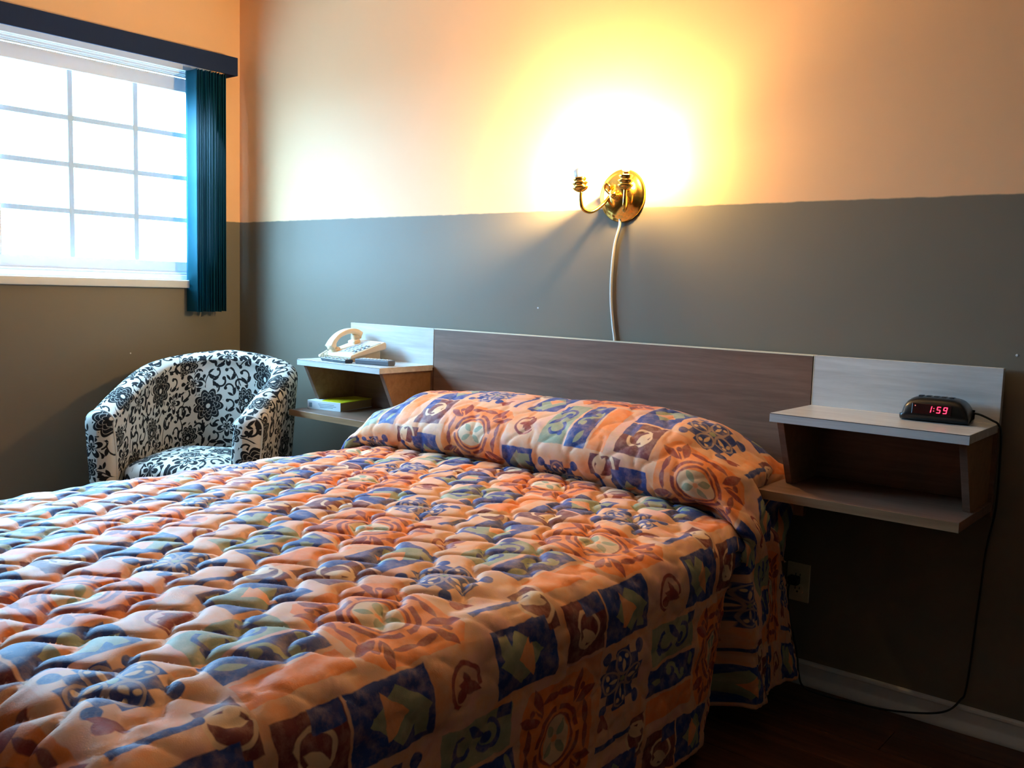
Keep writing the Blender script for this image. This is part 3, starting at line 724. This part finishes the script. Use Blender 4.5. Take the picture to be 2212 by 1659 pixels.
# ------------------------------------------------------------------ telephone
def telephone():
    r = empty('desk_telephone', (.990, -.135, .826), math.radians(-10)); r.scale = (1.06, .82, 1.05)
    # wedge body, front at -y
    body = [(-.100, .012), (-.100, .024), (.088, .072), (.098, .068), (.098, .048), (.09, .044)]
    MB().prism(body, 'x', -.1, .1).build('base', M_PHONE, r, bevel=.005, seg=3)
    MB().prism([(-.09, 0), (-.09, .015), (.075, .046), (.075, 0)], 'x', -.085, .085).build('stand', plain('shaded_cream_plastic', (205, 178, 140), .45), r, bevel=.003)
    sl = math.atan2(.048, .188); cs_, sn = math.cos(sl), math.sin(sl)
    def on(u, v, h): return (u, -.1 + v*cs_ - h*sn, .024 + v*sn + h*cs_)
    def slabk(name, u0, u1, v0, v1, h0, h1, mat, par, **k):
        m = MB(); vs = [on(u, v, h) for h in (h0, h1) for (u, v) in ((u0, v0), (u1, v0), (u1, v1), (u0, v1))]
        return m.add(vs, [(0, 3, 2, 1), (4, 5, 6, 7), (0, 1, 5, 4), (1, 2, 6, 5), (2, 3, 7, 6), (3, 0, 4, 7)]).build(name, mat, par, **k)
    fp = slabk('faceplate', -.02, .09, .02, .18, -.001, .002, plain('pale_faceplate', (206, 208, 206), .4), r, bevel=.001)
    for i in range(3):
        for j in range(4):
            slabk('key', -.008+i*.026, .012+i*.026, .035+j*.024, .051+j*.024, .002, .006, M_KEY, fp, bevel=.0015)
    slabk('display_card', -.01, .08, .145, .168, .002, .0028, M_SPINE, fp)
    for j in range(4): slabk('key', .072, .084, .038+j*.024, .05+j*.024, .002, .005, M_GREYPL, fp, bevel=.001)
    slabk('cradle', -.088, -.036, .022, .05, -.002, .012, M_PHONE, r, bevel=.004); slabk('cradle', -.088, -.036, .13, .165, -.002, .012, M_PHONE, r, bevel=.004)
    # handset arching over the left side
    path = [on(-.062, .012, .018), on(-.062, .03, .036), on(-.062, .06, .05), on(-.062, .095, .055), on(-.062, .13, .052), on(-.062, .16, .042), on(-.062, .178, .024)]
    sp = spline(path, 6); N = len(sp); vs, fs = [], []
    for i, p in enumerate(sp):
        tt = i/(N-1); d = (sp[min(i+1, N-1)] - sp[max(i-1, 0)]).normalized(); b = d.cross(Vector((1, 0, 0))).normalized()
        wx = .021 + .006*abs(2*tt-1)**2; th = .010 + .007*abs(2*tt-1)**3
        for k in range(12):
            a = 2*PI*k/12; c, s_ = math.cos(a), math.sin(a)
            vs.append(p + Vector((1, 0, 0))*wx*math.copysign(abs(c)**.5, c) + b*th*math.copysign(abs(s_)**.5, s_))
    fs = [(i*12+k, i*12+(k+1) % 12, (i+1)*12+(k+1) % 12, (i+1)*12+k) for i in range(N-1) for k in range(12)] + [tuple(range(12)), tuple(range((N-1)*12, N*12))]
    hs = MB().add(vs, fs).build('handset', M_PHONE, r, smooth=True)
    for v in (.022, .166):
        m = MB().lathe([(.0, 0), (.021, 0), (.022, .01), (.019, .022)], 18); m.v = [on(-.062+p[0], v+p[1], .012+p[2]) for p in m.v]
        m.build('earpiece' if v > .1 else 'mouthpiece', M_PHONE, hs, smooth=True)
    # coiled cord from the handset round the front left
    pts = []; base = spline([(-.075, -.1, .03), (-.1, -.12, .012), (-.125, -.1, .008), (-.115, -.05, .008), (-.104, -.02, .02)], 40)
    for i, p in enumerate(base):
        a = i*1.1; pts.append(p + Vector((math.cos(a)*.004, 0, math.sin(a)*.004)))
    MB().tube(pts, .0018, 5).build('coiled_cord', M_PHONE, r, smooth=True)
    tag(r, 'cream corded desk telephone with handset on its cradle, on nightstand', 'telephone')
telephone()

# ------------------------------------------------------------------ remotes and book
def remote(name, loc, rz, L, Wd, H, mat, keys, label):
    r = empty(name, loc, rz)
    MB().prism([(-Wd/2+.004, 0), (Wd/2-.004, 0), (Wd/2, .006), (Wd/2, H-.003), (Wd/2-.003, H), (-Wd/2+.003, H), (-Wd/2, H-.003), (-Wd/2, .006)], 'x', -L/2, L/2).build('body', mat, r, bevel=.002)
    me = None
    for i in range(keys):
        for j in range(3):
            if me is None: o = MB().box(-.004, .004, -.0035, .0035, 0, .002).build('button', M_SPINE, r, bevel=.0008); me = o.data
            else:
                o = bpy.data.objects.new('button', me); COL.objects.link(o); o.parent = r
            o.location = (-L/2+.02+i*(L-.035)/max(1, keys-1), (j-1)*.0125, H)
    tag(r, label, 'remote', 'remote controls'); return r
remote('remote_control', (1.205, -.222, .826), math.radians(12), .155, .046, .02, M_GREYPL, 8, 'grey remote control with pale buttons at the front edge of the nightstand')
remote('remote_control', (1.03, -.262, .826), math.radians(-4), .16, .038, .014, M_DARKPL, 6, 'slim dark remote control lying in front of the telephone')
def book():
    r = empty('phone_book', (.915, -.13, .626), math.radians(12))
    MB().box(-.082, .08, -.118, .12, .002, .033).build('pages', M_PAPER, r, bevel=.001)
    MB().box(-.084, .082, -.12, .122, 0, .002).build('cover', M_SPINE, r)
    MB().box(-.084, .082, -.12, .122, .033, .035).build('cover', M_YELLOW, r)
    sp = MB().box(-.084, .082, -.1225, -.119, 0, .035).build('spine', M_SPINE, r, bevel=.001)
    for (a, b, z) in ((-.03, .05, .022), (-.025, .06, .016), (-.02, .045, .010)): MB().box(a, b, -.1228, -.1224, z, z+.0022).build('print_line', M_INK, sp)
    MB().box(-.075, -.06, -.1228, -.1224, .008, .026).build('print_mark', M_INK, sp)
    m = MB().add([(-.084, -.12, .0352), (-.02, -.12, .0352), (-.07, .02, .0352), (-.084, .02, .0352)], [(0, 1, 2, 3)]); m.build('cover_band', M_SPINE, r)
    tag(r, 'thick telephone book with white spine and yellow cover on lower shelf', 'book')
book()

# ------------------------------------------------------------------ alarm clock
def clock():
    ox, oy, oz = 3.183, -.098, .826
    r = empty('alarm_clock', (ox, oy, oz), math.radians(4))
    # rounded body: cross sections along x of a domed profile
    vs, fs = [], []; NX, NK = 25, 28
    for i in range(NX):
        t = -1 + 2*i/(NX-1); f = max(0.02, (1-abs(t)**4.5))**.5; x = .080*t
        for k in range(NK):
            a = 2*PI*k/NK; c, s_ = math.cos(a), math.sin(a); e = 2/3.6
            yy = .050*math.copysign(abs(c)**e, c); zz = .031 + .031*math.copysign(abs(s_)**e, s_)
            yy = yy*(.86+.14*f); yy += (zz-.03)*.28 if yy < 0 else 0
            zz = .0 + zz*(f**.8 if zz > .031 else 1) if True else zz
            vs.append((x, yy, zz))
    fs = [(i*NK+k, i*NK+(k+1) % NK, (i+1)*NK+(k+1) % NK, (i+1)*NK+k) for i in range(NX-1) for k in range(NK)] + [tuple(range(NK))[::-1], tuple(range((NX-1)*NK, NX*NK))]
    MB().add(vs, fs).build('body', M_BLACK, r, smooth=True)
    # the slanted front: local frame
    def fr(u, h, d):   # h along the slant from the bottom, d outward
        sl = .30; return (u, -.0615 + h*math.sin(sl)*.98 - d*math.cos(sl), h*math.cos(sl))
    def slab(name, u0, u1, h0, h1, d0, d1, mat, par, **k):
        vs = [fr(u, h, d) for d in (d0, d1) for (u, h) in ((u0, h0), (u1, h0), (u1, h1), (u0, h1))]
        return MB().add(vs, [(0, 3, 2, 1), (4, 5, 6, 7), (0, 1, 5, 4), (1, 2, 6, 5), (2, 3, 7, 6), (3, 0, 4, 7)]).build(name, mat, par, **k)
    lens = slab('display_lens', -.05, .042, .021, .048, -.004, .0015, M_LENS, r, bevel=.001)
    W_, H_, t = .0095, .017, .0022
    segs = {'1': 'bc', '5': 'afgcd', '9': 'abfgcd'}
    def digit(ch, u):
        m = MB(); b0 = .0265
        def s_(u0, u1, h0, h1):
            k = .12
            vs = [fr(uu + (hh-b0)*k, hh, d) for d in (.0015, .0021) for (uu, hh) in ((u0, h0), (u1, h0), (u1, h1), (u0, h1))]
            m.add(vs, [(0, 3, 2, 1), (4, 5, 6, 7), (0, 1, 5, 4), (1, 2, 6, 5), (2, 3, 7, 6), (3, 0, 4, 7)])
        R = {'a': (u+.001, u+W_-.001, b0+H_-t, b0+H_), 'd': (u+.001, u+W_-.001, b0, b0+t), 'g': (u+.001, u+W_-.001, b0+H_/2-t/2, b0+H_/2+t/2),
             'b': (u+W_-t, u+W_, b0+H_/2+.0006, b0+H_-.0006), 'c': (u+W_-t, u+W_, b0+.0006, b0+H_/2-.0006), 'f': (u, u+t, b0+H_/2+.0006, b0+H_-.0006), 'e': (u, u+t, b0, b0+H_/2)}
        for q in segs[ch]: s_(*R[q])
        m.build('digit', M_LED, lens)
    digit('1', -.014); digit('5', .007); digit('9', .022)
    slab('colon', .0005, .0025, .0305, .0325, .0015, .002, M_LED, lens); slab('colon', .0005, .0025, .037, .039, .0015, .002, M_LED, lens)
    slab('indicator_dot', -.044, -.0415, .0405, .043, .0015, .002, M_LEDDIM, lens)
    for k in range(5):
        MB().box(-.045+k*.018, -.033+k*.018, -.012, .006, .058, .0635).build('button', M_DARKPL, r, bevel=.0015)
    # lead: off the shelf, down the wall, along the floor and up to the outlet
    Rm = Matrix.Translation((ox, oy, oz)) @ Matrix.Rotation(math.radians(4), 4, 'Z'); Ri = Rm.inverted()
    P = [(3.255, -.055, .85), (3.275, -.06, .848), (3.3, -.05, .836), (3.3135, -.04, .826), (3.320, -.034, .80), (3.3205, -.022, .70), (3.318, -.016, .60), (3.304, -.012, .50), (3.296, -.010, .35), (3.285, -.012, .13), (3.272, -.018, .085), (3.245, -.030, .052), (3.19, -.036, .03), (3.10, -.042, .012), (3.0, -.05, .006), (2.93, -.06, .006), (2.875, -.075, .02), (2.852, -.06, .05), (2.835, -.04, .1), (2.803, -.032, .2), (2.795, -.034, .27), (2.798, -.032, .298), (2.803, -.027, .306)]
    MB().tube([Ri @ p for p in spline(P, 8)], .0027, 7).build('power_cord', M_CORD, r, smooth=True)
    m = MB().box(2.789, 2.820, -.034, -.0075, .293, .318); m.v = [tuple(Ri @ Vector(p)) for p in m.v]; m.build('plug', M_CORD, r, bevel=.004)
    tag(r, 'black digital alarm clock with red digits and trailing black cord', 'alarm clock')
clock()

# ------------------------------------------------------------------ wall outlet
def outlet():
    r = empty('wall_outlet', (2.811, 0, .2975))
    MB().box(-.035, .035, -.006, 0, -.057, .057).build('cover_plate', M_IVORY, r, bevel=.003)
    for zz in (-.02, .02):
        o = MB().prism([(-.017, zz-.008), (-.011, zz-.0145), (.011, zz-.0145), (.017, zz-.008), (.017, zz+.008), (.011, zz+.0145), (-.011, zz+.0145), (-.017, zz+.008)], 'y', -.0075, -.005).build('receptacle', M_IVORY, r, bevel=.0008)
        m = MB(); m.box(-.0075, -.0055, -.0078, -.007, zz-.001, zz+.007); m.box(.0055, .0075, -.0078, -.007, zz, zz+.007); m.box(-.0025, .0025, -.0078, -.007, zz-.010, zz-.005)
        m.build('slot', M_DARKSLOT, o)
    MB().lathe([(.0032, 0), (.0032, .0015), (0, .002)], 12, Matrix.Translation((0, -.006, 0)) @ Matrix.Rotation(PI/2, 4, 'X')).build('screw', M_BRASS, r)
    tag(r, 'almond duplex wall outlet with a black plug, under nightstand', 'outlet')
outlet()

# ------------------------------------------------------------------ small paint chips on the walls
for (p, wn, rt) in (((1.806, 0, 1.063), 'wall_back', (PI/2, 0, 0)), ((3.334, 0, 1.0), 'wall_back', (PI/2, 0, 0)), ((0, -.55, .80), 'wall_left', (0, PI/2, 0))):
    o = MB().lathe([(.0035, 0), (.003, .0008), (0, .001)], 8).build('paint_chip', M_TRIM, bpy.data.objects[wn]); o.location = p; o.rotation_euler = rt
